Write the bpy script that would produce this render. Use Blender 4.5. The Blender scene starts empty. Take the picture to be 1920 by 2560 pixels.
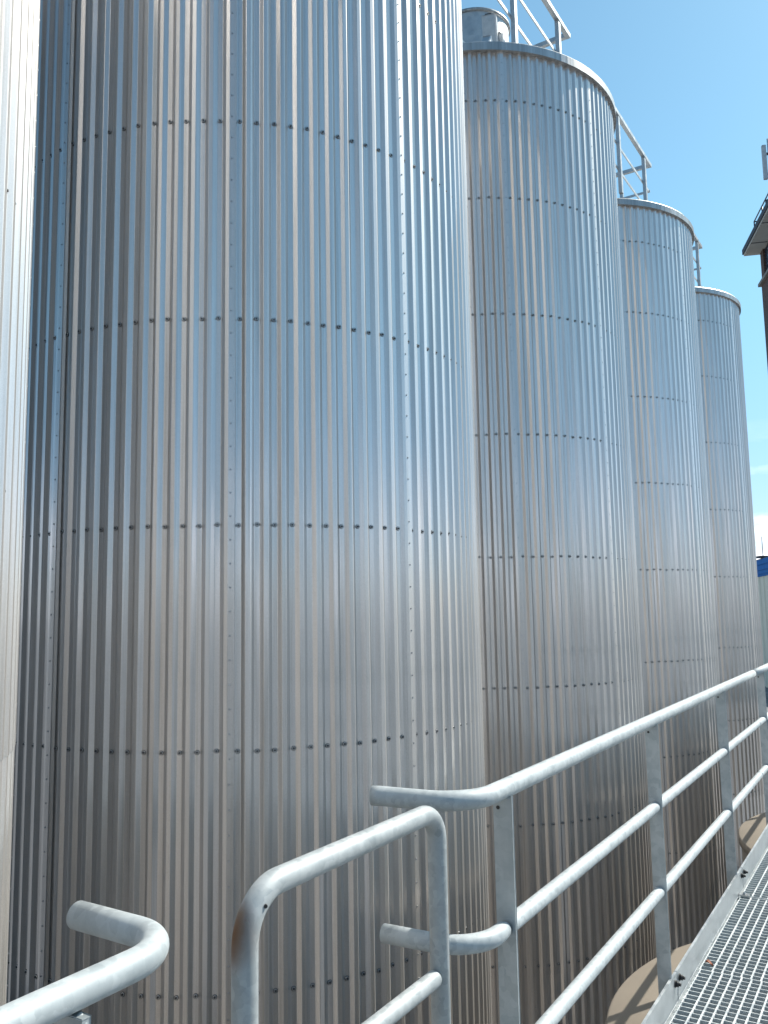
import bpy, bmesh, math, random
from mathutils import Vector, Matrix, noise
random.seed(7)
C = bpy.context.scene
COL = C.collection
R_ = math.radians
# ------------------------------------------------------------------ camera
PITCH, ROLL, FPX = 0.11710, 0.01740, 2098.5
cam_d = bpy.data.cameras.new('camera'); cam = bpy.data.objects.new('camera', cam_d); COL.objects.link(cam)
cam_d.sensor_fit = 'AUTO'; cam_d.sensor_width = 36; cam_d.lens = 36 * FPX / 2560
cam_d.clip_start = 0.05; cam_d.clip_end = 3000
fw = Vector((0, math.cos(PITCH), math.sin(PITCH))); up0 = Vector((0, -math.sin(PITCH), math.cos(PITCH))); r0 = Vector((1, 0, 0))
right = r0 * math.cos(ROLL) - up0 * math.sin(ROLL); up = r0 * math.sin(ROLL) + up0 * math.cos(ROLL)
m = Matrix((right, up, -fw)).transposed().to_4x4()
cam.matrix_world = m
C.camera = cam
# ------------------------------------------------------------------ light
SUN_AZ, SUN_EL = 62.0, 47.0          # azimuth clockwise from +Y
sd = Vector((math.sin(R_(SUN_AZ)) * math.cos(R_(SUN_EL)), math.cos(R_(SUN_AZ)) * math.cos(R_(SUN_EL)), math.sin(R_(SUN_EL))))
sun_d = bpy.data.lights.new('sun', 'SUN'); sun_d.energy = 5.0; sun_d.angle = R_(0.53); sun_d.color = (1, 0.935, 0.82)
sun = bpy.data.objects.new('sun', sun_d); COL.objects.link(sun)
sun.rotation_euler = sd.to_track_quat('Z', 'Y').to_euler()
W = bpy.data.worlds.new('World'); C.world = W; W.use_nodes = True
wn, wl = W.node_tree.nodes, W.node_tree.links
wn.clear()
wo = wn.new('ShaderNodeOutputWorld'); bg = wn.new('ShaderNodeBackground'); sky = wn.new('ShaderNodeTexSky')
sky.sky_type = 'NISHITA'; sky.sun_disc = False; sky.sun_elevation = R_(SUN_EL); sky.sun_rotation = R_(SUN_AZ)
sky.air_density = 1.0; sky.dust_density = 0.6; sky.ozone_density = 1.2
bg.inputs['Strength'].default_value = 0.10
# thin clouds low over the horizon
tc = wn.new('ShaderNodeTexCoord'); mp = wn.new('ShaderNodeMapping'); mp.inputs['Scale'].default_value = (1, 1, 2.6)
nz = wn.new('ShaderNodeTexNoise'); nz.inputs['Scale'].default_value = 5.0; nz.inputs['Detail'].default_value = 7; nz.inputs['Roughness'].default_value = 0.55
cr = wn.new('ShaderNodeValToRGB'); cr.color_ramp.elements[0].position = 0.48; cr.color_ramp.elements[1].position = 0.60
sep = wn.new('ShaderNodeSeparateXYZ'); mr = wn.new('ShaderNodeMapRange')
mr.inputs['From Min'].default_value = 0.08; mr.inputs['From Max'].default_value = 0.20; mr.inputs['To Min'].default_value = 1.0; mr.inputs['To Max'].default_value = 0.0
mul = wn.new('ShaderNodeMath'); mul.operation = 'MULTIPLY'
mix = wn.new('ShaderNodeMixRGB'); mix.inputs['Color2'].default_value = (10.5, 10.8, 11.5, 1)
wl.new(tc.outputs['Generated'], mp.inputs['Vector']); wl.new(mp.outputs['Vector'], nz.inputs['Vector']); wl.new(nz.outputs['Fac'], cr.inputs['Fac'])
wl.new(tc.outputs['Generated'], sep.inputs[0]); wl.new(sep.outputs['Z'], mr.inputs['Value'])
wl.new(cr.outputs['Color'], mul.inputs[0]); wl.new(mr.outputs['Result'], mul.inputs[1]); wl.new(mul.outputs[0], mix.inputs['Fac'])
tint = wn.new('ShaderNodeMixRGB'); tint.blend_type = 'MULTIPLY'; tint.inputs['Fac'].default_value = 1; 
th = wn.new('ShaderNodeMapRange'); th.inputs['From Min'].default_value = 0.02; th.inputs['From Max'].default_value = 0.35
tm = wn.new('ShaderNodeMixRGB'); tm.inputs['Color1'].default_value = (0.60, 0.68, 0.90, 1); tm.inputs['Color2'].default_value = (0.82, 1.16, 1.09, 1)
wl.new(sep.outputs['Z'], th.inputs['Value']); wl.new(th.outputs['Result'], tm.inputs['Fac']); wl.new(tm.outputs['Color'], tint.inputs['Color2'])
wl.new(sky.outputs['Color'], tint.inputs['Color1']); wl.new(tint.outputs['Color'], mix.inputs['Color1']); wl.new(mix.outputs['Color'], bg.inputs['Color']); wl.new(bg.outputs[0], wo.inputs['Surface'])
C.view_settings.view_transform = 'Standard'; C.view_settings.look = 'None'; C.view_settings.gamma = 1
C.view_settings.exposure = 0.72
C.render.engine = 'CYCLES'
C.cycles.max_bounces = 8

# ------------------------------------------------------------------ helpers
class MB:
    def __init__(s): s.v = []; s.f = []; s.m = []; s.sm = []
    def quad(s, *idx, mat=0, smooth=False): s.f.append(tuple(idx)); s.m.append(mat); s.sm.append(smooth)
    def add(s, vs, fs, mat=0, smooth=False):
        b = len(s.v); s.v += [tuple(p) for p in vs]
        for f in fs: s.f.append(tuple(b + i for i in f)); s.m.append(mat); s.sm.append(smooth)
    def box(s, c, ax, ay, az, mat=0):
        c = Vector(c); ax, ay, az = Vector(ax), Vector(ay), Vector(az)
        vs = [c + i * ax + j * ay + k * az for k in (-1, 1) for j in (-1, 1) for i in (-1, 1)]
        s.add(vs, [(0, 2, 3, 1), (4, 5, 7, 6), (0, 1, 5, 4), (2, 6, 7, 3), (0, 4, 6, 2), (1, 3, 7, 5)], mat)
    def bbox(s, c, ax, ay, az, ch=0.002, mat=0):
        """box with chamfered edges"""
        bm = bmesh.new(); bmesh.ops.create_cube(bm, size=2)
        c = Vector(c); ax, ay, az = Vector(ax), Vector(ay), Vector(az)
        for v in bm.verts: v.co = c + v.co.x * ax + v.co.y * ay + v.co.z * az
        bmesh.ops.bevel(bm, geom=list(bm.edges), offset=ch, segments=2, profile=0.6, affect='EDGES')
        bm.verts.index_update(); s.add([v.co for v in bm.verts], [[v.index for v in f.verts] for f in bm.faces], mat); bm.free()
    def tube(s, pts, r, n=20, cap=True, mat=0, rad=None):
        pts = [Vector(p) for p in pts]; b = len(s.v); N = len(pts)
        t0 = (pts[1] - pts[0]).normalized(); a = Vector((0, 0, 1)) if abs(t0.z) < 0.9 else Vector((1, 0, 0))
        u = t0.cross(a).normalized()
        for i, p in enumerate(pts):
            t = ((pts[min(i + 1, N - 1)] - p).normalized() + (p - pts[max(i - 1, 0)]).normalized()).normalized()
            u = (u - t * u.dot(t)).normalized(); w = t.cross(u)
            rr = rad[i] if rad else r
            for k in range(n):
                q = 2 * math.pi * k / n; s.v.append(tuple(p + (u * math.cos(q) + w * math.sin(q)) * rr))
        for i in range(N - 1):
            for k in range(n):
                k2 = (k + 1) % n; s.quad(b + i * n + k, b + i * n + k2, b + (i + 1) * n + k2, b + (i + 1) * n + k, mat=mat, smooth=True)
        if cap:
            s.f.append(tuple(b + k for k in range(n))[::-1]); s.m.append(mat); s.sm.append(False)
            s.f.append(tuple(b + (N - 1) * n + k for k in range(n))); s.m.append(mat); s.sm.append(False)
    def lathe(s, prof, n=96, c=(0, 0, 0), mat=0, smooth=True):
        b = len(s.v)
        for r, z in prof:
            for k in range(n):
                q = 2 * math.pi * k / n; s.v.append((c[0] + r * math.sin(q), c[1] + r * math.cos(q), c[2] + z))
        for i in range(len(prof) - 1):
            for k in range(n):
                k2 = (k + 1) % n; s.quad(b + i * n + k, b + i * n + k2, b + (i + 1) * n + k2, b + (i + 1) * n + k, mat=mat, smooth=smooth)
    def build(s, name, mats, parent=None, origin=None):
        if origin is not None: o0 = Vector(origin)
        else:
            o0 = Vector(); q = parent
            while q is not None: o0 += q.location; q = q.parent
        me = bpy.data.meshes.new(name); me.from_pydata([tuple(Vector(p) - o0) for p in s.v], [], s.f)
        mats = mats if isinstance(mats, (list, tuple)) else [mats]
        for mm in mats: me.materials.append(mm)
        me.polygons.foreach_set('material_index', s.m); me.polygons.foreach_set('use_smooth', s.sm); me.update()
        bm = bmesh.new(); bm.from_mesh(me); bmesh.ops.recalc_face_normals(bm, faces=bm.faces); bm.to_mesh(me); bm.free()
        o = bpy.data.objects.new(name, me); COL.objects.link(o)
        if parent is not None: o.parent = parent
        else: o.location = o0
        return o
def tag(o, label=None, cat=None, group=None, kind=None):
    if label: o['label'] = label
    if cat: o['category'] = cat
    if group: o['group'] = group
    if kind: o['kind'] = kind
    return o
def thing(name, label, cat, loc=(0, 0, 0), group=None, rz=0):
    o = bpy.data.objects.new(name, None); COL.objects.link(o); o.location = loc; o.rotation_euler = (0, 0, rz); o.empty_display_size = 0.2
    return tag(o, label, cat, group)
def fillet(pts, rads, seg=10):
    """polyline with rounded corners"""
    pts = [Vector(p) for p in pts]; out = [pts[0]]
    for i in range(1, len(pts) - 1):
        a, b, c = pts[i - 1], pts[i], pts[i + 1]; r = rads[i - 1] if isinstance(rads, (list, tuple)) else rads
        d1 = (a - b).normalized(); d2 = (c - b).normalized(); ang = d1.angle(d2); L = r / math.tan(ang / 2)
        p1 = b + d1 * L; p2 = b + d2 * L; cen = b + (d1 + d2).normalized() * (r / math.sin(ang / 2))
        e1 = p1 - cen; e2 = p2 - cen; tot = e1.angle(e2)
        for k in range(seg + 1):
            t = k / seg; out.append(cen + (e1 * math.sin((1 - t) * tot) + e2 * math.sin(t * tot)) / math.sin(tot))
    out.append(pts[-1]); return out

# ------------------------------------------------------------------ materials
def newmat(name):
    M = bpy.data.materials.new(name); M.use_nodes = True; n = M.node_tree.nodes; l = M.node_tree.links
    return M, n, l, n['Principled BSDF']
def N(n, t, **kw):
    x = n.new(t)
    for k, v in kw.items():
        if k in x.inputs.keys() if hasattr(x.inputs, 'keys') else False: x.inputs[k].default_value = v
        else: setattr(x, k, v)
    return x
def ramp(n, pts):
    r = n.new('ShaderNodeValToRGB'); e = r.color_ramp.elements
    while len(e) < len(pts): e.new(0.5)
    for i, (p, c) in enumerate(pts): e[i].position = p; e[i].color = (*c, 1) if len(c) == 3 else c
    return r
def mapping(n, l, scale, coord='Object'):
    t = n.new('ShaderNodeTexCoord'); mp = n.new('ShaderNodeMapping'); mp.inputs['Scale'].default_value = scale
    l.new(t.outputs[coord], mp.inputs['Vector']); return mp
def cladding_mat(name='cladding', rough=0.15, base=(0.62, 0.608, 0.626), streak=0.13, rough2=0.50, lobe=0.45):
    M, n, l, b = newmat(name)
    b.inputs['Metallic'].default_value = 1.0
    m1 = mapping(n, l, (9, 9, 0.22)); s1 = N(n, 'ShaderNodeTexNoise'); s1.inputs['Scale'].default_value = 3; s1.inputs['Detail'].default_value = 5
    l.new(m1.outputs[0], s1.inputs['Vector'])
    m2 = mapping(n, l, (1, 1, 1)); s2 = N(n, 'ShaderNodeTexNoise'); s2.inputs['Scale'].default_value = 260; s2.inputs['Detail'].default_value = 2
    l.new(m2.outputs[0], s2.inputs['Vector'])
    m3 = mapping(n, l, (1, 1, 0.45)); s3 = N(n, 'ShaderNodeTexNoise'); s3.inputs['Scale'].default_value = 1.1; s3.inputs['Detail'].default_value = 3
    l.new(m3.outputs[0], s3.inputs['Vector'])
    d = tuple(c * (1 - streak) for c in base)
    r1 = ramp(n, [(0.32, d), (0.62, base)]); l.new(s1.outputs['Fac'], r1.inputs['Fac'])
    mx = n.new('ShaderNodeMixRGB'); mx.blend_type = 'MULTIPLY'; mx.inputs['Fac'].default_value = 0.5
    r2 = ramp(n, [(0.35, (0.80, 0.78, 0.76)), (0.65, (1, 1, 1))]); l.new(s2.outputs['Fac'], r2.inputs['Fac'])
    l.new(r1.outputs[0], mx.inputs['Color1']); l.new(r2.outputs[0], mx.inputs['Color2'])
    m4 = mapping(n, l, (38, 38, 0.5)); s4 = N(n, 'ShaderNodeTexNoise'); s4.inputs['Scale'].default_value = 1.6; s4.inputs['Detail'].default_value = 4
    l.new(m4.outputs[0], s4.inputs['Vector'])
    r4 = ramp(n, [(0.30, (0.76, 0.75, 0.73)), (0.46, (1, 1, 1))]); l.new(s4.outputs['Fac'], r4.inputs['Fac'])
    oi = n.new('ShaderNodeObjectInfo'); om = n.new('ShaderNodeMapRange'); om.inputs['To Min'].default_value = 0.90; om.inputs['To Max'].default_value = 1.06
    l.new(oi.outputs['Random'], om.inputs['Value'])
    x4 = n.new('ShaderNodeMixRGB'); x4.blend_type = 'MULTIPLY'; x4.inputs['Fac'].default_value = 0.6; x5 = n.new('ShaderNodeMixRGB'); x5.blend_type = 'MULTIPLY'; x5.inputs['Fac'].default_value = 1
    l.new(mx.outputs[0], x4.inputs['Color1']); l.new(r4.outputs[0], x4.inputs['Color2']); l.new(x4.outputs[0], x5.inputs['Color1']); l.new(om.outputs[0], x5.inputs['Color2'])
    mx = x5
    l.new(mx.outputs[0], b.inputs['Base Color'])
    mr = n.new('ShaderNodeMapRange'); mr.inputs['From Min'].default_value = 0.3; mr.inputs['From Max'].default_value = 0.7
    mr.inputs['To Min'].default_value = rough - 0.04; mr.inputs['To Max'].default_value = rough + 0.06
    l.new(s3.outputs['Fac'], mr.inputs['Value']); l.new(mr.outputs[0], b.inputs['Roughness'])
    bp = n.new('ShaderNodeBump'); bp.inputs['Strength'].default_value = 0.22; bp.inputs['Distance'].default_value = 0.008
    bp2 = n.new('ShaderNodeBump'); bp2.inputs['Strength'].default_value = 0.10; bp2.inputs['Distance'].default_value = 0.0008
    l.new(s3.outputs['Fac'], bp.inputs['Height']); l.new(s2.outputs['Fac'], bp2.inputs['Height']); l.new(bp.outputs[0], bp2.inputs['Normal'])
    l.new(bp2.outputs[0], b.inputs['Normal'])
    # the rolled skin also scatters: a second, much rougher metal lobe
    b2 = n.new('ShaderNodeBsdfPrincipled'); b2.inputs['Metallic'].default_value = 0.6; b2.inputs['Roughness'].default_value = rough2
    lt = n.new('ShaderNodeMixRGB'); lt.blend_type = 'MULTIPLY'; lt.inputs['Fac'].default_value = 1; lt.inputs['Color2'].default_value = (1.30, 1.27, 1.17, 1)
    l.new(mx.outputs[0], lt.inputs['Color1']); l.new(lt.outputs[0], b2.inputs['Base Color']); l.new(bp2.outputs[0], b2.inputs['Normal'])
    ms = n.new('ShaderNodeMixShader'); ms.inputs[0].default_value = lobe
    l.new(b.outputs[0], ms.inputs[1]); l.new(b2.outputs[0], ms.inputs[2]); l.new(ms.outputs[0], n['Material Output'].inputs['Surface'])
    return M
def galv_mat(name, base=(0.58, 0.61, 0.62), dark=(0.40, 0.44, 0.46), metal=0.55, rough=0.42, scale=55, rust=None, vary=1.0):
    M, n, l, b = newmat(name); b.inputs['Metallic'].default_value = metal
    m = mapping(n, l, (1, 1, 1)); v = n.new('ShaderNodeTexVoronoi'); v.inputs['Scale'].default_value = scale
    nz = n.new('ShaderNodeTexNoise'); nz.inputs['Scale'].default_value = 14; nz.inputs['Detail'].default_value = 6; nz.inputs['Roughness'].default_value = 0.65
    wv = n.new('ShaderNodeMixRGB'); wv.blend_type = 'ADD'; wv.inputs['Fac'].default_value = 0.03
    l.new(m.outputs[0], nz.inputs['Vector']); l.new(m.outputs[0], wv.inputs['Color1']); l.new(nz.outputs['Color'], wv.inputs['Color2']); l.new(wv.outputs[0], v.inputs['Vector'])
    hs = n.new('ShaderNodeRGBToBW'); l.new(v.outputs['Color'], hs.inputs[0])
    ad = n.new('ShaderNodeMath'); ad.operation = 'MULTIPLY_ADD'; ad.inputs[1].default_value = 0.45 * vary
    l.new(hs.outputs[0], ad.inputs[0]); l.new(nz.outputs['Fac'], ad.inputs[2])
    r = ramp(n, [(0.30, dark), (0.95, base)]); l.new(ad.outputs[0], r.inputs['Fac']); out = r.outputs[0]
    mr = n.new('ShaderNodeMapRange'); mr.inputs['To Min'].default_value = rough - 0.09; mr.inputs['To Max'].default_value = rough + 0.12
    l.new(hs.outputs[0], mr.inputs['Value']); l.new(mr.outputs[0], b.inputs['Roughness'])
    if rust:
        g = n.new('ShaderNodeTexCoord'); vs = n.new('ShaderNodeVectorMath'); vs.operation = 'SUBTRACT'; vs.inputs[1].default_value = rust
        dl = n.new('ShaderNodeVectorMath'); dl.operation = 'MULTIPLY'; dl.inputs[1].default_value = (1, 1, 0.62)
        ln = n.new('ShaderNodeVectorMath'); ln.operation = 'LENGTH'
        l.new(g.outputs['Object'], vs.inputs[0]); l.new(vs.outputs[0], dl.inputs[0]); l.new(dl.outputs[0], ln.inputs[0])
        sb = n.new('ShaderNodeMath'); sb.operation = 'MULTIPLY_ADD'; sb.inputs[1].default_value = -0.016; l.new(nz.outputs['Fac'], sb.inputs[0]); l.new(ln.outputs['Value'], sb.inputs[2])
        rr = ramp(n, [(0.0, (1, 1, 1)), (0.012, (0.8, 0.8, 0.8)), (0.030, (0, 0, 0))]); l.new(sb.outputs[0], rr.inputs['Fac'])
        mx = n.new('ShaderNodeMixRGB'); mx.inputs['Color2'].default_value = (0.12, 0.055, 0.02, 1)
        l.new(rr.outputs[0], mx.inputs['Fac']); l.new(out, mx.inputs['Color1']); out = mx.outputs[0]
    l.new(out, b.inputs['Base Color'])
    bp = n.new('ShaderNodeBump'); bp.inputs['Strength'].default_value = 0.25; bp.inputs['Distance'].default_value = 0.0015
    l.new(nz.outputs['Fac'], bp.inputs['Height']); l.new(bp.outputs[0], b.inputs['Normal'])
    return M
def plain_mat(name, col, rough=0.6, metal=0.0, var=0.12, scale=8, bump=0.1):
    M, n, l, b = newmat(name); b.inputs['Metallic'].default_value = metal; b.inputs['Roughness'].default_value = rough
    m = mapping(n, l, (1, 1, 1)); nz = n.new('ShaderNodeTexNoise'); nz.inputs['Scale'].default_value = scale; nz.inputs['Detail'].default_value = 6
    l.new(m.outputs[0], nz.inputs['Vector']); r = ramp(n, [(0.3, tuple(c * (1 - var) for c in col)), (0.7, tuple(min(1, c * (1 + var)) for c in col))])
    l.new(nz.outputs['Fac'], r.inputs['Fac']); l.new(r.outputs[0], b.inputs['Base Color'])
    bp = n.new('ShaderNodeBump'); bp.inputs['Strength'].default_value = bump; bp.inputs['Distance'].default_value = 0.004
    l.new(nz.outputs['Fac'], bp.inputs['Height']); l.new(bp.outputs[0], b.inputs['Normal'])
    return M
def brick_mat():
    M, n, l, b = newmat('brick'); b.inputs['Roughness'].default_value = 0.85
    m = mapping(n, l, (1, 1, 1)); cb = n.new('ShaderNodeCombineXYZ'); sp = n.new('ShaderNodeSeparateXYZ'); a = n.new('ShaderNodeMath'); a.operation = 'ADD'
    l.new(m.outputs[0], sp.inputs[0]); l.new(sp.outputs[0], a.inputs[0]); l.new(sp.outputs[1], a.inputs[1]); l.new(a.outputs[0], cb.inputs[0]); l.new(sp.outputs[2], cb.inputs[1])
    bk = n.new('ShaderNodeTexBrick'); bk.inputs['Scale'].default_value = 1; bk.inputs['Brick Width'].default_value = 0.23; bk.inputs['Row Height'].default_value = 0.075
    bk.inputs['Mortar Size'].default_value = 0.008; bk.inputs['Color1'].default_value = (0.085, 0.045, 0.035, 1); bk.inputs['Color2'].default_value = (0.13, 0.065, 0.05, 1); bk.inputs['Mortar'].default_value = (0.12, 0.105, 0.09, 1)
    l.new(cb.outputs[0], bk.inputs['Vector']); nz = n.new('ShaderNodeTexNoise'); nz.inputs['Scale'].default_value = 0.9; nz.inputs['Detail'].default_value = 5; l.new(m.outputs[0], nz.inputs['Vector'])
    mx = n.new('ShaderNodeMixRGB'); mx.blend_type = 'MULTIPLY'; mx.inputs['Fac'].default_value = 0.6; r = ramp(n, [(0.3, (0.55, 0.55, 0.55)), (0.7, (1, 1, 1))])
    l.new(nz.outputs['Fac'], r.inputs['Fac']); l.new(bk.outputs['Color'], mx.inputs['Color1']); l.new(r.outputs[0], mx.inputs['Color2']); l.new(mx.outputs[0], b.inputs['Base Color'])
    return M
M_CLAD = cladding_mat()
M_RIM = cladding_mat('rim sheet', rough=0.36, base=(0.40, 0.42, 0.45), streak=0.35)
M_RAIL = galv_mat('galvanised rail', base=(0.39, 0.43, 0.45), dark=(0.23, 0.265, 0.285), metal=0.2, rough=0.62, scale=75)
M_POST = galv_mat('galvanised post', base=(0.42, 0.46, 0.48), dark=(0.26, 0.31, 0.34), rough=0.38, scale=40)
M_TOE = galv_mat('galvanised toe board', base=(0.44, 0.47, 0.49), dark=(0.31, 0.34, 0.36), metal=0.6, rough=0.4, scale=30)
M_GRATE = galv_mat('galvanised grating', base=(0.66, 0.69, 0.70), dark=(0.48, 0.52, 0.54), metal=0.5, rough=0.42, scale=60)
M_BAR_SHADE = galv_mat('shaded grating bar', base=(0.42, 0.47, 0.50), dark=(0.28, 0.33, 0.37), metal=0.5, rough=0.4, scale=60)  # darker copy of the grating zinc; shade on the bar sides put into colour
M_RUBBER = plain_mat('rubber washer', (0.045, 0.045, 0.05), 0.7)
M_BOLT = plain_mat('zinc bolt', (0.45, 0.46, 0.47), 0.35, 0.9)
M_RIVET = plain_mat('rivet', (0.16, 0.165, 0.18), 0.5, 0.6)
M_BLACK = plain_mat('black steel', (0.02, 0.02, 0.022), 0.5)
M_TAN = plain_mat('tan tank top', (0.185, 0.16, 0.13), 0.75, var=0.06, scale=3)
M_TANSIDE = plain_mat('tan tank side', (0.20, 0.18, 0.155), 0.8, var=0.10, scale=3)
M_CONC = plain_mat('concrete', (0.24, 0.23, 0.21), 0.85, var=0.15, scale=3)
M_SOFF = plain_mat('pale concrete', (0.48, 0.47, 0.43), 0.8, var=0.1, scale=1.5)
M_GROUND = plain_mat('yard', (0.17, 0.172, 0.178), 0.9, var=0.3, scale=0.7)
M_BRICK = brick_mat()
M_CREAM = plain_mat('cream cladding', (0.66, 0.62, 0.50), 0.55, var=0.04, scale=2)
M_BLUE = plain_mat('blue fascia', (0.02, 0.15, 0.44), 0.4, var=0.08, scale=3)
M_BLUE.node_tree.nodes['Principled BSDF'].inputs['Specular IOR Level'].default_value = 0.15
M_BLUE.node_tree.nodes['Principled BSDF'].inputs['Roughness'].default_value = 0.8
M_DKROOF = plain_mat('dark roof', (0.04, 0.045, 0.06), 0.7)
M_GLASS = plain_mat('window glass', (0.25, 0.38, 0.52), 0.06, 0.85, var=0.05, scale=1, bump=0.02)
M_FRAME = plain_mat('window frame', (0.03, 0.03, 0.05), 0.5)
M_ANT = plain_mat('antenna shell', (0.42, 0.45, 0.48), 0.5)
M_PAINT = plain_mat('white enclosure', (0.75, 0.76, 0.77), 0.35, var=0.04)
M_LEAF = plain_mat('dry leaf', (0.26, 0.10, 0.06), 0.8, var=0.3, scale=40)

# ------------------------------------------------------------------ frames
PHT = 0.5669                       # tank row direction (azimuth)
PHW = 0.5541                       # walkway direction
uT = Vector((math.sin(PHT), math.cos(PHT), 0)); vT = Vector((math.cos(PHT), -math.sin(PHT), 0))
uW = Vector((math.sin(PHW), math.cos(PHW), 0)); vW = Vector((math.cos(PHW), -math.sin(PHW), 0))
Z = Vector((0, 0, 1))
def wk(a, b, z): return uW * a + vW * b + Z * z          # walkway frame: along, lateral, height
TC = [Vector((-0.946 + 1.9635 * (k - 1), 5.847 + 3.0845 * (k - 1), 0)) for k in range(-2, 5)]   # tank -2..4
TC[2].x -= 0.014
TR = 1.573
GROUND = -4.45
RIM = 5.30

# ------------------------------------------------------------------ the ground
g = MB(); n_ = 40
for j in range(n_ + 1):
    for i in range(n_ + 1):
        x = -900 + 1800 * i / n_; y = -900 + 1800 * j / n_; g.v.append((x, y, GROUND))
for j in range(n_):
    for i in range(n_): a = j * (n_ + 1) + i; g.quad(a, a + 1, a + n_ + 2, a + n_ + 1)
tag(g.build('ground', M_GROUND), kind='structure')

# ------------------------------------------------------------------ tanks
PIT = 3.343; EXTRA = 0.60; SEAM0 = 174.4; PAN = 11 * PIT + EXTRA      # degrees
DEP = 0.0185
def rib_profile():
    """(fraction of pitch, radial offset) from one screwed valley centre to the next; bends softened"""
    P = [(0.0, 0.0)]
    bends = [(0.150, 0, +1), (0.375, 1, 0), (0.625, 1, 0), (0.850, 0, -1)]
    e = 0.020; h = DEP
    sl = h / 0.225
    P += [(0.150 - e, 0), (0.150 - e * 0.1, sl * e * 0.22), (0.150 + e, sl * e)]
    P += [(0.375 - e, h - sl * e), (0.375 + e * 0.1, h - sl * e * 0.22), (0.375 + e, h)]
    P += [(0.625 - e, h), (0.625 - e * 0.1, h - sl * e * 0.22), (0.625 + e, h - sl * e)]
    P += [(0.850 - e, sl * e), (0.850 + e * 0.1, sl * e * 0.22), (0.850 + e, 0)]
    return P
RP = rib_profile()
NP = 9
def panel_ribs(i):
    start = SEAM0 + i * PAN; n = 11 if i < NP else 7
    return start, n
SCREW_ANG = []
for i in range(-4, 6):
    s0, n = SEAM0 + i * PAN, (11 if i < 5 else 7)
    for k in range(n): SCREW_ANG.append(s0 + EXTRA + (k + 0.5) * PIT)
def pol(a, r, z): a = R_(a); return (r * math.sin(a), r * math.cos(a), z)
def make_panel(i, z0, z1, proud=0.0):
    mb = MB(); s0 = SEAM0 + i * PAN; n = 11 if i < 5 else 7
    base = TR - DEP * 0.5 + proud
    pts = [(s0 - 0.9, base + DEP + 0.0035), (s0 + EXTRA * 0.5, base + DEP + 0.0035)]
    # ribs run from crest centre to crest centre, valley (screw) in the middle
    seq = [((f + 0.5) % 1.0, d) for f, d in RP]; seq.sort()
    jr = random.Random(100 + i)
    for k in range(n):
        ja, jd = jr.uniform(-.014, .014), jr.uniform(.94, 1.05)
        for f, d in seq:
            w = math.sin(math.pi * f)                       # crest centres stay put, the valley wanders a little
            pts.append((s0 + EXTRA + (k + f + ja * w) * PIT, base + DEP + (d - DEP) * jd))
    pts.append((s0 + EXTRA + n * PIT - 0.02, base + DEP))
    zs = [z0, z1]
    for z in zs:
        for a, r in pts: mb.v.append(pol(a, r, z))
    L = len(pts)
    for q in range(L - 1): mb.quad(q, q + 1, L + q + 1, L + q)
    # returned edge of the overlapping sheet
    a, r = pts[0]; b = len(mb.v)
    for z in zs: mb.v.append(pol(a, r, z)); mb.v.append(pol(a, r - 0.0034, z))
    mb.quad(b, b + 1, b + 3, b + 2)
    return mb
def screw_mb(mb, a, z, r=None, s=1.0, proud=0.0):
    r = (TR - DEP * 0.5 + proud) if r is None else r
    nrm = Vector(pol(a, 1, 0)); c = Vector(pol(a, r, z)); t = Vector((nrm.y, -nrm.x, 0))
    def disc(r0, r1, h0, h1, n, mat, sm=False):
        b = len(mb.v)
        for rr, h in ((r0, h0), (r1, h1)):
            for k in range(n):
                q = 2 * math.pi * k / n; mb.v.append(tuple(c + nrm * h * s + (t * math.cos(q) + Z * math.sin(q)) * rr * s))
        for k in range(n): mb.quad(b + k, b + (k + 1) % n, b + n + (k + 1) % n, b + n + k, mat=mat, smooth=sm)
        mb.f.append(tuple(b + n + k for k in range(n))); mb.m.append(mat); mb.sm.append(False)
    disc(0.0118, 0.0115, 0.0, 0.0028, 14, 0); disc(0.0095, 0.0085, 0.0028, 0.0042, 14, 1); disc(0.0056, 0.0052, 0.0042, 0.0090, 6, 0)
ROWZ = [4.735, 3.775, 2.662, 1.548, 0.451, -0.682, -1.828, -2.955, -4.05]
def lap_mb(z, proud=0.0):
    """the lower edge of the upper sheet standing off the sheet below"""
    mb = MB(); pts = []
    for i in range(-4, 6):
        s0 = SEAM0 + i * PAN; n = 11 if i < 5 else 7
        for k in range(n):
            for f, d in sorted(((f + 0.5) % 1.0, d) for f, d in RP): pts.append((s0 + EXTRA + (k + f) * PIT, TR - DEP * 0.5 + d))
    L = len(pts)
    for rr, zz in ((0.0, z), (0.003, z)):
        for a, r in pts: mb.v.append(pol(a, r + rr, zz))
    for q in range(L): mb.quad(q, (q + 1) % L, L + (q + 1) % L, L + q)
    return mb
PANEL_MESH = {}
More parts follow.
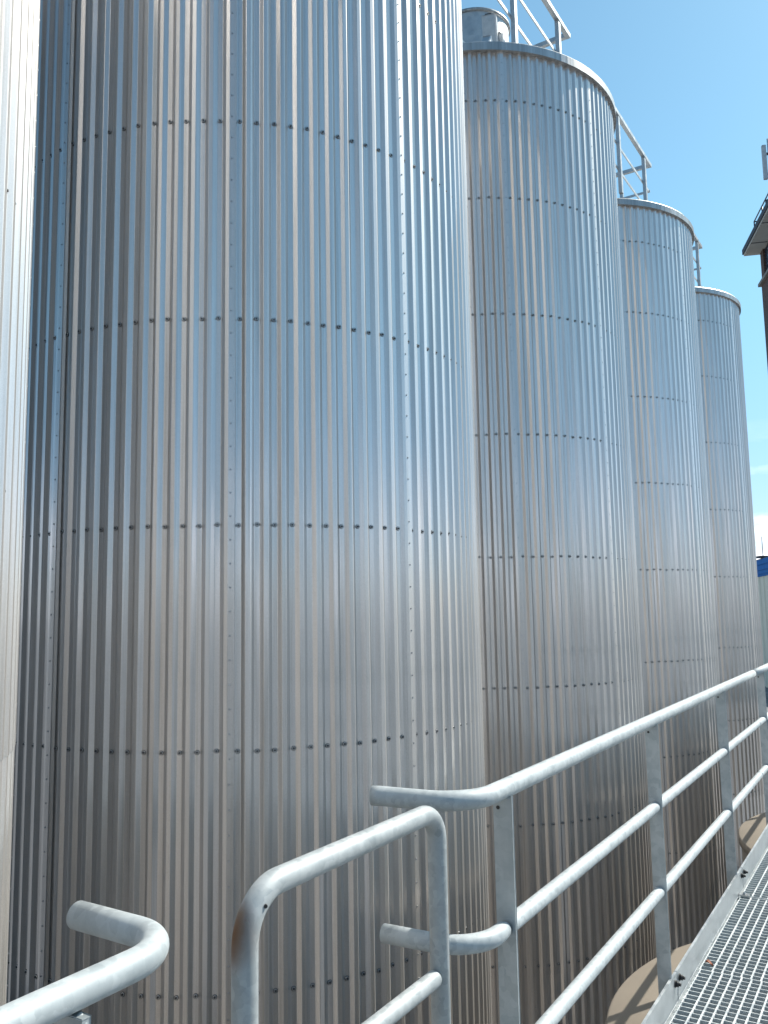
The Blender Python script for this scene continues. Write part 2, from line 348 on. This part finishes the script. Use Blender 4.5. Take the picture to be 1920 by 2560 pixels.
def tank(k, label, lap=-3.03, nind=0, detail=True):
    c = TC[k + 2].copy(); c.z = GROUND
    t = thing('storage_tank', label, 'tank', c, 'row of ribbed metal tanks')
    def bl(mb, name, mats): return mb.build(name, mats, t, origin=(0, 0, GROUND))
    for i in range(-4, 6):
        for part, (z0, z1, pr) in enumerate(((lap, RIM - 0.05, 0.003), (GROUND + 0.3, lap + 0.05, 0.0))):
            key = (i, part, lap)
            if key in PANEL_MESH:
                o = bpy.data.objects.new('cladding_sheet', PANEL_MESH[key]); COL.objects.link(o); o.parent = t
            else:
                o = bl(make_panel(i, z0, z1, pr), 'cladding_sheet', M_CLAD); PANEL_MESH[key] = o.data
    key = ('lap', lap)
    if key in PANEL_MESH: o = bpy.data.objects.new('lap_edge', PANEL_MESH[key]); COL.objects.link(o); o.parent = t
    else: o = bl(lap_mb(lap), 'lap_edge', M_RUBBER); PANEL_MESH[key] = o.data
    for nm, prof, mat in (('roof_rim', [(TR - 0.03, RIM - 0.088), (TR + 0.045, RIM - 0.088), (TR + 0.045, RIM - 0.012), (TR + 0.036, RIM), (TR - 0.06, RIM + 0.004)], M_RIM),
                          ('roof', [(TR - 0.06, RIM + 0.002), (0.42, RIM + 0.26), (0.001, RIM + 0.30)], M_RIM),
                          ('plinth', [(TR - 0.2, 0 + GROUND), (TR - 0.2, GROUND + 0.32)], M_CONC)):
        if nm in PANEL_MESH: o = bpy.data.objects.new(nm, PANEL_MESH[nm]); COL.objects.link(o); o.parent = t
        else:
            mb = MB(); mb.lathe(prof, 128 if nm == 'roof_rim' else 64, smooth=(nm != 'roof_rim')); o = bl(mb, nm, mat); PANEL_MESH[nm] = o.data
    if not detail: return t
    # fixings
    lst = []
    for z in ROWZ:
        for a in SCREW_ANG:
            p = Vector(pol(a, TR, z)) + Vector((c.x, c.y, 0)); nrm = Vector(pol(a, 1, 0))
            if nrm.dot(-Vector((p.x, p.y, 0)).normalized()) > -0.1:
                d = p.length; vis = nrm.dot(-p.normalized())
                inframe = p.y > 0 and -0.46 < p.x / p.y < 0.46 and abs(p.z / p.y - 0.117) < 0.66
                lst.append((0 if (inframe and vis > 0.12) else 1, d / max(vis, 0.05), a, z))
    lst.sort(); jit = random.Random(k)
    rest = MB()
    for q, (_, _, a, z) in enumerate(lst):
        mb = MB() if q < nind else rest
        screw_mb(mb, a + jit.uniform(-.10, .10), z + jit.uniform(-.004, .004), proud=0.003 if z > lap else 0.0)
        if q < nind: bl(mb, 'screw', [M_RUBBER, M_BOLT])
    if rest.v: tag(bl(rest, 'screws', [M_RUBBER, M_BOLT]), kind='stuff')
    sm = MB()
    for i in range(-3, 4):
        a = SEAM0 + i * PAN
        z = RIM - 0.2
        while z > GROUND + 0.4:
            screw_mb(sm, a - 0.15, z, r=TR + DEP * 0.5 + 0.0066, s=0.40); z -= 0.1212
    tag(bl(sm, 'seam_rivets', [M_RIVET, M_BOLT]), kind='stuff')
    return t
tank(-2, 'ribbed metal tank farthest behind the viewpoint, outside the left edge of the photo', detail=False)
tank(-1, 'ribbed metal tank behind the viewpoint, next to the sunlit tank at the left edge', detail=False)
tank(0, 'ribbed metal tank blown out white by sun, cut by the left edge of the photo', lap=-0.50)
tank(1, 'largest ribbed metal tank filling the middle of the photo, its top out of frame', nind=100)
tank(2, 'second largest ribbed metal tank, with a drum and white boxes on its roof', nind=100)
tank(3, 'mid sized ribbed metal tank between the one with a roof drum and the farthest tank')
tank(4, 'farthest and smallest ribbed metal tank, last of the row beside the cream building')

# ------------------------------------------------------------------ roof equipment
def tT(k, a, b, z): return TC[k + 2] + uT * a + vT * b + Z * z
def flat(mb, p, q, w, h, side):
    p, q = Vector(p), Vector(q); d = (q - p); L = d.length / 2; d.normalize(); s = Vector(side).normalized(); n = d.cross(s)
    mb.box((p + q) / 2, d * L, s * w / 2, n * h / 2)
M_RG = galv_mat('roof rail steel', base=(0.45, 0.48, 0.50), dark=(0.32, 0.35, 0.38), scale=20)
def roof_rail(k, corner, label, extra=0):
    t = thing('roof_guard_rail', label, 'guard rail', tT(k, corner, 1.07, RIM), 'guard rails on the tank roofs')
    a0 = -1.62; zt, zm, zl = 6.36, 5.97, 5.62; b0 = 1.07
    mb = MB(); flat(mb, tT(k, a0, b0, zt), tT(k, corner, b0, zt), 0.05, 0.05, Z); mb.build('top_rail', M_RG, t)
    for zz in (zm, zl):
        mb = MB(); flat(mb, tT(k, a0, b0 - .028, zz), tT(k, corner - 0.03, b0 - .028, zz), 0.035, 0.012, Z); mb.build('mid_rail', M_RG, t)
    mb = MB(); flat(mb, tT(k, corner - .03, b0 - 0.026, zt), tT(k, corner - .03, -0.1, zt), 0.05, 0.05, Z); mb.build('end_rail', M_RG, t)
    for zz in (zm, zl):
        mb = MB(); flat(mb, tT(k, corner - .03, b0 - .012, zz - .002), tT(k, corner - .03, -0.1, zz - .002), 0.035, 0.012, Z); mb.build('end_rail', M_RG, t)
    for a in (corner - 0.33, corner - 1.55):
        mb = MB(); flat(mb, tT(k, a, b0 - 0.004, zt - 0.026), tT(k, a, b0 - 0.004, RIM - 0.02), 0.06, 0.045, uT); mb.build('post', M_RG, t)
    mb = MB(); flat(mb, tT(k, corner - .03, b0 - 0.42, zt - 0.026), tT(k, corner - .03, b0 - 0.42, RIM), 0.05, 0.045, uT); mb.build('post', M_RG, t)
    mb = MB(); flat(mb, tT(k, -1.9, 0.62, RIM + .05), tT(k, corner, 0.62, RIM + .05), 0.10, 0.05, Z); mb.build('base_channel', M_RG, t)
roof_rail(1, 0.45, 'roof guard rail on the largest tank, above the top edge of the photo')
roof_rail(2, 0.45, 'grey roof guard rail beside the drum, highest and nearest of the visible ones')
roof_rail(3, 0.14, 'grey roof guard rail with a squared end on the second farthest tank')
roof_rail(4, -0.17, 'small grey roof guard rail on the farthest tank')
# drum and boxes on tank 2
dc = TC[4]
t = thing('roof_drum', 'round grey metal drum with a rolled lid on the tank roof behind the rail', 'drum', (dc.x, dc.y, RIM + .25))
mb = MB(); mb.lathe([(0.40, RIM + 0.20), (0.40, 6.52)], 64, (dc.x + .10, dc.y - .02, 0)); mb.build('drum_body', M_RG, t)
mb = MB(); mb.lathe([(0.40, 6.52), (0.418, 6.525), (0.422, 6.54), (0.418, 6.555), (0.3, 6.58), (0.001, 6.61)], 64, (dc.x + .10, dc.y - .02, 0)); mb.build('lid', M_RIM, t)
def near(az, dist, z): a = R_(az); return Vector((math.sin(a) * dist, math.cos(a) * dist, z))
def roof_box(az, dist, z, sx, sy, sz, rot, tilt, name, label, group=None):
    p = near(az, dist, z); t = thing(name, label, 'box', p, group)
    M = Matrix.Rotation(R_(-rot), 3, 'Z') @ Matrix.Rotation(R_(tilt), 3, 'X')
    x, y, n = M @ Vector((0, 1, 0)), M @ Vector((1, 0, 0)), M @ Vector((0, 0, 1))
    mb = MB(); mb.bbox(p + n * sz, x * sx, y * sy, n * sz, 0.006); mb.build('housing', M_RG, t)
    mb = MB(); mb.bbox(p + n * sz + y * (sy + .010), x * sx * 0.92, y * 0.009, n * sz * 0.94, 0.003); mb.build('cover_plate', M_PAINT, t)
    mb = MB(); mb.bbox(p + n * (sz * 2 + .012), x * sx * .5, y * sy * 0.5, n * 0.012, 0.003); mb.build('latch', M_BLACK, t)
    mb = MB(); mb.tube([p + n * sz * .3 - Z * 0.45, p + n * sz], 0.02, 10); mb.build('bracket_pole', M_RG, t)
roof_box(8.35, 8.05, 5.72, 0.055, 0.060, 0.135, 15, 14, 'junction_box', 'grey box with a bright white cover, the larger one on the roof by the drum', 'boxes on the drum roof')
roof_box(7.95, 7.75, 5.50, 0.030, 0.030, 0.10, 20, -38, 'actuator_box', 'small tilted box with black cap left of the larger white one on the tank roof', 'boxes on the drum roof')
roof_box(9.05, 8.1, 5.66, 0.030, 0.030, 0.09, 30, 5, 'valve_box', 'small white sunlit box at the foot of the roof rail post', 'boxes on the drum roof')
p = tT(3, 0.75, 1.02, RIM); t = thing('roof_bracket', 'small grey bracket standing up from the sunlit roof rim', 'bracket', p)
mb = MB(); mb.bbox(p + Z * 0.06, uT * 0.10, vT * 0.01, Z * 0.07, 0.003); mb.build('plate', M_RG, t)

# ------------------------------------------------------------------ low tanks under the walkway
def low_tank(a, label):
    c = wk(a, 0.17, GROUND); t = thing('low_tank', label, 'tank', c, 'low round tanks under the walkway')
    zt = -1.92
    mb = MB(); mb.lathe([(TR - .02, 0), (TR - .02, zt - GROUND - 0.07)], 96, tuple(c)); mb.build('side_wall', M_TANSIDE, t)
    mb = MB(); mb.lathe([(TR - .021, zt - GROUND - 0.07), (TR, zt - GROUND - 0.068), (TR, zt - GROUND - 0.01), (TR - 0.012, zt - GROUND), (TR - .4, zt - GROUND + 0.012), (0.001, zt - GROUND + 0.04)], 128, tuple(c)); mb.build('top_cover', M_TAN, t)
low_tank(0.81, 'low tan tank under the walkway below the viewpoint')
low_tank(4.47, 'low tan round tank top crossed by rail shadows at the bottom of the photo')
low_tank(8.13, 'low tan round tank top, the farther one, cut by the right edge of the photo')
low_tank(11.79, 'low tan tank hidden behind the toe board at the far end of the walkway')

# ------------------------------------------------------------------ walkway
WEND = 19.0
KG = 0.970
def wg(a, b, z): return wk(a * KG, b * KG, z * KG)
t = thing('walkway', 'galvanised steel grating walkway running along the tanks', 'walkway', wk(0, 0, -1.6))
joints = [-2.3, -0.4, 1.5, 3.945, 5.015, 7.4, 9.8, 12.2, 14.6, 17.0, WEND]
PITG = 0.0385
for j in range(len(joints) - 1):
    a0, a1 = joints[j] + 0.004, joints[j + 1] - 0.004
    mb = MB(); b0, b1 = -0.885, 0.55; dz = -0.004 if j % 2 else 0.0; off = 0.006 * (j % 3)
    zt = -1.552 + dz
    n = int((a1 - a0) / PITG)
    for i in range(n + 1):                                   # deep bars across the walkway
        a = a0 + 0.0015 + (a1 - a0 - 0.003) * i / n
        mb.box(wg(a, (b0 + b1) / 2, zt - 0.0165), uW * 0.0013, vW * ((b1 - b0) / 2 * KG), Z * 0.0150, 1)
        mb.box(wg(a, (b0 + b1) / 2, zt - 0.0008), uW * 0.0017, vW * ((b1 - b0) / 2 * KG), Z * 0.0008)  # paler strip along each bar top, sunlight put into its colour
    nb = int((b1 - b0) / PITG)
    for i in range(nb + 1):                                  # flat bars along the walkway
        b = b0 + off * .5 + PITG * i + (0.012 if i else 0)
        if b > b1: break
        mb.box(wg((a0 + a1) / 2, b, zt - 0.0045), uW * ((a1 - a0) / 2 * KG), vW * (0.0032 if i else 0.0016), Z * 0.0045)
    mb.build('grating_panel', [M_GRATE, M_BAR_SHADE], t)
mb = MB()
for i in range(16): mb.box(wg(-1.6 + i * 1.22, -0.165, -1.66), uW * 0.03, vW * 0.70, Z * 0.05)
mb.build('cross_beams', M_POST, t); t.children[-1]['kind'] = 'stuff'
for b in (-0.895, 0.575):
    mb = MB(); mb.box(wg(8.2, b, -1.67), uW * 10.7, vW * 0.008, Z * 0.10); mb.build('side_channel', M_POST, t)
mb = MB(); mb.box(wg(5.007, -0.868, -1.546), uW * 0.016, vW * 0.024, Z * 0.0035); mb.tube([wg(5.007, -0.868, -1.543), wg(5.007, -0.868, -1.532)], 0.007, 8); mb.build('grating_clip', M_BOLT, t)

for nm, a0, a1, lb in (('toe_board', 1.955, WEND, 'long galvanised toe board with two pairs of black bolts along the grating edge'),):
    t = thing(nm, lb, 'toe board', wg(a0, -0.897, -1.55))
    segs = [(a0, 3.60), (3.603, 5.148), (5.151, 11.2), (11.203, WEND)]
    for s0, s1 in segs:
        mb = MB(); mb.bbox(wg((s0 + s1) / 2, -0.900, -1.500), uW * ((s1 - s0) / 2 * KG), vW * 0.004, Z * 0.052, 0.0012); mb.build('board', M_TOE, t)
    for a in (3.566, 3.636, 5.113, 5.188):
        mb = MB(); c = wg(a, -0.8955, -1.479)
        mb.tube([c, c + vW * 0.0035], 0.0135, 14); mb.tube([c + vW * 0.0035, c + vW * 0.0135], 0.0100, 6); mb.tube([c + vW * 0.0135, c + vW * 0.022], 0.0055, 10)
        mb.build('bolt', M_BLACK, t)

# ------------------------------------------------------------------ railings
LAT = -0.897
def post(mb, a, zt, zb=-1.74, w=0.024, th=0.0045):
    mb.bbox(wk(a, LAT if a > 1 else LAT + .0, (zt + zb) / 2), uW * th, vW * w, Z * ((zt - zb) / 2), 0.0012)
def weld(mb, c, r, s=0.004, n=9, ax=None):
    for i in range(n):
        q = 2 * math.pi * i / n; p = Vector(c) + (vW * math.cos(q) + Z * math.sin(q)) * r
        mb.tube([p - uW * s, p - uW * s * 0.3, p + uW * s * .5, p + uW * s], 0, 6, rad=[s * .3, s, s, s * .3])
t = thing('railing', 'long galvanised railing with a bent back handle end running off to the right', 'railing', wk(1.99, LAT, -1.55))
RT, RM, LT = 0.0234, 0.0203, 0.0202
pts = fillet([wk(1.782, -1.150, -0.448), wk(1.800, -0.905, -0.448), wk(2.10, LAT, -0.448)], 0.11, 14)
pts = [wk(1.780, -1.150, -0.448)] + fillet([wk(1.786, -1.13, -0.448), wk(1.806, LAT, -0.448), wk(2.3, LAT, -0.448)], 0.125, 16)[0:]
def pipe(mb, pts, r, n=28):
    mb.tube(pts, r, n, cap=False)
# top rail: bent part + straight lengths with a thin joint
def straight(a0, a1, b, z, step=0.5):
    n = max(1, int((a1 - a0) / step)); return [wk(a0 + (a1 - a0) * i / n, b, z) for i in range(n + 1)]
mb = MB(); mb.tube(pts[:-1] + straight(2.3, 5.974, LAT, -0.448), RT, 32); mb.build('top_rail', M_RAIL, t)
mb = MB(); mb.tube(straight(5.980, WEND, LAT, -0.448), RT, 32); mb.build('top_rail', M_RAIL, t)
mb = MB(); mb.tube([wk(5.968, LAT, -.448), wk(5.986, LAT, -.448)], RT + .0006, 24); mb.build('joint_sleeve', M_BLACK, t)
PA = [1.99 + 1.432 * i for i in range(12)]
for i, a in enumerate(PA):
    mb = MB(); post(mb, a, -0.462); o = mb.build('post', M_POST, t)
    h = MB(); c = wk(a - .0048, LAT - .012, -0.492); h.tube([c, c - uW * 0.0012], 0.0048, 12); h.build('vent_hole', M_BLACK, o)
    w = MB()
    for j in range(8):
        p = wk(a + (0.0055 if j % 2 else -0.0055), LAT - .021 + j * .006, -0.4665 + 0.0035 * abs(j - 3.5) / 3.5 - .003); w.tube([p - vW * .004, p, p + vW * .004], 0, 6, rad=[.001, .0032, .001])
    w.build('weld_bead', M_RAIL, o)
def rounded(a0, a1, b, z, r, first=None):
    """a rail length whose ends neck down at the post plates"""
    P = [] if first else [(a0, 0.55), (a0 + .004, .86), (a0 + .010, 1.0)]
    n = 5; P += [(a0 + .012 + (a1 - a0 - .024) * i / n, 1.0) for i in range(n + 1)]
    P += [(a1 - .010, 1.0), (a1 - .004, .86), (a1, .55)]
    return [wk(a, b, z) for a, s in P], [r * s for a, s in P]
for zz, nm in ((-0.775, 'mid_rail'), (-1.090, 'lower_rail')):
    pp = fillet([wk(1.808, -1.14, zz), wk(1.822, LAT + .002, zz), wk(1.966, LAT, zz)], 0.115, 16)
    mb = MB(); pp = pp + [wk(1.981, LAT, zz)]; mb.tube(pp, 0, 28, rad=[RM + .0015] * (len(pp) - 2) + [RM, RM * .75]); mb.build(nm, M_RAIL, t)
    for i in range(len(PA) - 1):
        for (s0, s1) in ([(PA[i] + .005, PA[i + 1] - .005)] if i != 2 else [(PA[i] + .005, 6.024 - .003 if zz == -.775 else 5.98), (6.024 + .003 if zz == -.775 else 5.986, PA[i + 1] - .005)]):
            ps, rs = rounded(s0, s1, LAT, zz, RM); mb = MB(); mb.tube(ps, 0, 24, rad=rs); mb.build(nm, M_RAIL, t)

t = thing('railing', 'short galvanised handrail with a hooked end in the lower left corner', 'railing', wk(0.70, LAT, -1.55))
pp = [wk(-1.9, -0.880, -0.446)] + fillet([wk(-1.2, -0.880, -0.446), wk(0.874, -0.880, -0.446), wk(0.877, -1.096, -0.446)], 0.085, 16)
mb = MB(); mb.tube(pp, LT, 32); mb.build('top_rail', M_RAIL, t)
for zz in (-.80, -1.11):
    pp = [wk(-1.9, -0.880, zz)] + fillet([wk(-1.2, -0.880, zz), wk(0.874, -0.880, zz), wk(0.877, -1.090, zz)], 0.085, 16)
    mb = MB(); mb.tube(pp, RM, 24); mb.build('mid_rail', M_RAIL, t)
for a in (0.70, -0.73):
    mb = MB(); mb.bbox(wk(a, -0.880, -1.10), uW * 0.0065, vW * 0.024, Z * 0.632, 0.0012); o = mb.build('post', M_POST, t)
    w = MB()
    for j in range(9):
        s = .0045 + .003 * random.random(); p = wk(a + random.uniform(-.001, .009), -0.880 - .020 + j * .005, -0.4735 + random.uniform(-.004, .002)); w.tube([p - vW * s, p, p + vW * s], 0, 7, rad=[s * .4, s, s * .4])
    w.build('weld_bead', M_RAIL, o)
    h = MB(); c = wk(a - .0068, -.880 - .014, -0.487); h.tube([c, c - uW * 0.0012], 0.0045, 12); h.build('vent_hole', M_BLACK, o)

# the hooped gate across the ladder opening
t = thing('hoop_gate', 'galvanised hoop gate with a rusty bend in the gap between the two railings', 'gate', wk(1.33, LAT, -1.55))
HR = 0.0205; zt = -0.428; aL, aR = 1.026, 1.642
M_GATE = galv_mat('galvanised gate', base=(0.36, 0.39, 0.405), dark=(0.21, 0.24, 0.255), metal=0.25, rough=0.58, scale=75, rust=tuple(wk(aL - .010, LAT - .010, -0.484) - wk(1.33, LAT, -1.55)))
loop = fillet([wk(aL, LAT, -1.32), wk(aL, LAT, zt), wk(aR, LAT, zt), wk(aR, LAT, -1.32)], [0.078, 0.062], 14)
mb = MB(); mb.tube(loop, HR, 32); mb.build('hoop', M_GATE, t)
for zz in (-0.762, -1.30):
    mb = MB(); ps, rs = rounded(aL + HR - .004, aR - HR + .004, LAT, zz, 0.0175); mb.tube(ps, 0, 24, rad=rs); mb.build('cross_rail', M_GATE, t)
for zz in (-1.14, -1.27):
    mb = MB(); mb.bbox(wk((aR + 1.985) / 2, LAT + .026, zz), uW * ((1.985 - aR) / 2), vW * .004, Z * .018, .001); mb.build('hinge_arm', M_POST, t)
h = MB(); c = wk(1.052, LAT + .0185, -0.448); h.tube([c, c + (vW - uW).normalized() * .006], 0.0030, 10); h.build('drill_hole', M_BLACK, t)

# a dry leaf caught in the grating
mb = MB(); c = wg(4.005, -0.868, -1.549)
n = 12
for i in range(n + 1):
    s = i / n; w = 0.011 * math.sin(math.pi * min(1, s * 1.05)) ** 0.7 + .0006
    for k, q in enumerate((-1, 0, 1)):
        p = c + vW * (s * 0.032 - 0.004) + uW * q * w + Z * (0.008 * abs(q) + 0.006 * math.sin(s * 5)); mb.v.append(tuple(p))
for i in range(n):
    for k in range(2): a = i * 3 + k; mb.quad(a, a + 1, a + 4, a + 3, smooth=True)
b = len(mb.v)
mb.v += [(p[0], p[1], p[2] - .0006) for p in mb.v]
for i in range(n):
    for k in range(2): a = b + i * 3 + k; mb.quad(a, a + 3, a + 4, a + 1, smooth=True)
tag(mb.build('leaf', M_LEAF, origin=c), 'small curled reddish brown leaf caught in the grating by the toe board', 'leaf')

# ------------------------------------------------------------------ brick tower
tt = Vector((math.sin(R_(11.7)), math.cos(R_(11.7)), 0)); nn = Vector((-tt.y, tt.x, 0))      # along facade (away), outward normal (left)
F = Vector((15.8, 34.9, 15.0))                                                                 # far left bottom corner of the roof slab
Wc = F - nn * 0.60 - tt * 0.12                                                                # facade corner
t = thing('brick_tower', 'dark brick tower with overhanging concrete roof at the right edge', 'tower', (Wc.x, Wc.y, GROUND))
LN, DP = 9.0, 9.0
def tw(a, d, z): return Vector((Wc.x, Wc.y, 0)) - tt * a - nn * d + Z * z                     # a toward viewer, d into the building
def tbox(mb, a0, a1, d0, d1, z0, z1, mat=0): mb.box(tw((a0 + a1) / 2, (d0 + d1) / 2, (z0 + z1) / 2), tt * ((a1 - a0) / 2), nn * ((d1 - d0) / 2), Z * ((z1 - z0) / 2), mat)
zl = 13.55
mb = MB(); tbox(mb, 0, LN, 0, DP, GROUND, zl - .0); mb.build('wall', M_BRICK, t)
mb = MB(); tbox(mb, 0.02, 0.50, 0.03, DP - .03, zl + .122, 15.0); tbox(mb, LN - .8, LN - .02, 0.03, DP - .03, zl + .122, 15.0); tbox(mb, 0.5, LN - .8, 0.6, DP - .1, zl + .122, 15.0); mb.build('upper_wall', M_BRICK, t)
mb = MB(); tbox(mb, -0.12, LN + .12, -0.12, DP + .12, zl, zl + .12); mb.build('ledge', M_CONC, t)
wf = None
for q in range(3):
    a0 = 0.52 + q * 2.5; a1 = a0 + 2.35
    f = MB(); tbox(f, a0, a1, 0.10, 0.16, zl + .14, zl + .20); tbox(f, a0, a1, 0.10, 0.16, 14.90, 14.97)
    nv = 4
    for i in range(nv + 1): x = a0 + .03 + (a1 - a0 - .06) * i / nv; tbox(f, x - .03, x + .03, 0.105, 0.155, zl + .20, 14.90)
    tbox(f, a0, a1, 0.108, 0.152, 14.20, 14.26)
    fo = f.build('window', M_FRAME, t)
    g_ = MB(); tbox(g_, a0 + .01, a1 - .01, 0.125, 0.135, zl + .16, 14.95); g_.build('pane', M_GLASS, fo)
mb = MB(); tbox(mb, -0.12, LN + .6, -0.60, DP + .6, 15.0, 15.08); mb.build('soffit', M_SOFF, t)
mb = MB(); tbox(mb, -0.17, LN + .65, -0.65, DP + .65, 15.082, 15.30); mb.build('roof_slab', M_DKROOF, t)
for s in (1.2, 3.1, 5.0, 6.9):
    mb = MB(); tbox(mb, s, s + .04, -0.58, 0.05, 14.985, 14.998); mb.build('soffit_joint', M_DKROOF, t)
rt_ = thing('parapet_rail', 'thin dark railing on the roof edge of the brick tower', 'railing', tw(0.6, 0, 15.3))
mb = MB(); mb.tube([tw(1.0, -0.35, 16.02), tw(9, -0.35, 16.02)], 0.028, 8); mb.build('top_rail', M_FRAME, rt_)
mb = MB(); mb.tube([tw(1.0, -0.35, 15.66), tw(9, -0.35, 15.66)], 0.02, 8); mb.build('mid_rail', M_FRAME, rt_)
mb = MB(); mb.tube([tw(1.0, -0.35, 16.02), tw(1.0, 0.25, 16.02)], 0.028, 8); mb.build('end_rail', M_FRAME, rt_)
for a in (1.0, 2.4, 3.8, 5.2, 6.6, 8.0):
    mb = MB(); mb.tube([tw(a, -0.35, 15.29), tw(a, -0.35, 16.02)], 0.028, 8); mb.build('post', M_FRAME, rt_)
mb = MB(); mb.tube([tw(1.0, .25, 15.29), tw(1.0, 0.25, 16.02)], 0.028, 8); mb.build('post', M_FRAME, rt_)
def atang(az, el, dist): a = R_(az); return Vector((math.sin(a) * dist, math.cos(a) * dist, dist * math.tan(R_(el))))
p1, p0 = atang(25.98, 27.35, 33.5), atang(25.98, 25.48, 33.5)
at_ = thing('phone_mast', 'pale grey panel antenna on a pole above the brick tower roof', 'antenna', (p0.x + .25, p0.y, 15.3))
vx = Vector((math.cos(R_(10)), -math.sin(R_(10)), 0)); vy = Vector((math.sin(R_(10)), math.cos(R_(10)), 0))
mb = MB(); mb.bbox((p0 + p1) / 2, vx * 0.078, vy * 0.07, Z * ((p1.z - p0.z) / 2), 0.03); mb.build('panel_antenna', M_ANT, at_)
mb = MB(); q = p0 + vx * 0.20 + vy * .1; mb.tube([(q.x, q.y, 15.3), (q.x, q.y, p1.z + .3)], 0.045, 12); mb.build('mast', M_ANT, at_)
for z in (p0.z + .25, p1.z - .3):
    mb = MB(); mb.box(((p0 + p1) / 2 + vx * .12 + vy * .1) * 1 + Z * (z - (p0.z + p1.z) / 2), vx * .10, vy * .035, Z * .04); mb.build('clamp', M_FRAME, at_)
q = atang(26.0, 24.0, 35.8)
ch = thing('vent_pipe', 'short dark vent pipe on the brick tower roof', 'vent', (q.x, q.y, 15.3))
mb = MB(); mb.tube([(q.x, q.y, 15.3), (q.x, q.y, 16.05)], 0.07, 12); mb.build('pipe', M_DKROOF, ch)
mb = MB(); mb.tube([(q.x, q.y, 16.05), (q.x, q.y, 16.18)], 0.10, 12); mb.build('cap', M_DKROOF, ch)

# ------------------------------------------------------------------ cream building with blue fascia
bt = Vector((math.sin(R_(15.0)), math.cos(R_(15.0)), 0)); bn = Vector((-bt.y, bt.x, 0))
B0 = Vector((20.4, 45.8, 0))
def bw(a, d, z): return B0 + bt * a - bn * d + Z * z
t = thing('factory_building', 'cream ribbed metal building with a blue stepped fascia at the right edge', 'building', (B0.x, B0.y, GROUND))
A0, A1 = -4.8, 26
mb = MB(); pts = []
a = A0; k = 0
while a < A1:
    for da, d in ((0, 0), (0.95, 0), (1.02, -0.05), (1.20, -0.05), (1.27, 0)): pts.append((a + da, d))
    a += 1.3
L = len(pts)
for z in (GROUND, 1.5):
    for a, d in pts: mb.v.append(tuple(bw(a, d, z)))
for i in range(L - 1): mb.quad(i, i + 1, L + i + 1, L + i)
mb.build('wall', M_CREAM, t)
mb = MB()
mb.box(bw((A0 + A1) / 2, 8.2, (GROUND + 1.5) / 2), bt * ((A1 - A0) / 2), bn * 8.0, Z * ((1.5 - GROUND) / 2)); mb.build('inner_wall', M_CREAM, t)
for i, (z0, z1, d) in enumerate(((1.48, 1.60, -0.07), (1.602, 1.80, -0.12), (1.802, 2.07, -0.17), (2.072, 2.34, -0.22))):
    mb = MB(); mb.box(bw((A0 + A1) / 2, d + 0.18, (z0 + z1) / 2), bt * ((A1 - A0) / 2 + 0.01 * i), bn * 0.18, Z * ((z1 - z0) / 2)); mb.build('fascia_board', M_BLUE, t)
mb = MB(); mb.box(bw((A0 + A1) / 2, 8.0, 2.36), bt * ((A1 - A0) / 2 + .05), bn * 8.2, Z * 0.02); mb.build('roof', M_DKROOF, t)
q = atang(24.25, 3.0, 49); mb = MB(); mb.tube([(q.x, q.y, 2.3), (q.x, q.y, 3.6)], 0.022, 6); o = mb.build('lightning_rod', M_ANT, origin=(q.x, q.y, 2.3)); tag(o, 'thin rod standing on the roof of the cream building', 'rod')
q = atang(24.2, 2.75, 48); mb = MB(); mb.bbox((q.x, q.y, 2.44), (.22, 0, 0), (0, .22, 0), (0, 0, .06), .01); o = mb.build('roof_vent', M_DKROOF, origin=(q.x, q.y, 2.38)); tag(o, 'small dark vent on the blue edged roof', 'vent')
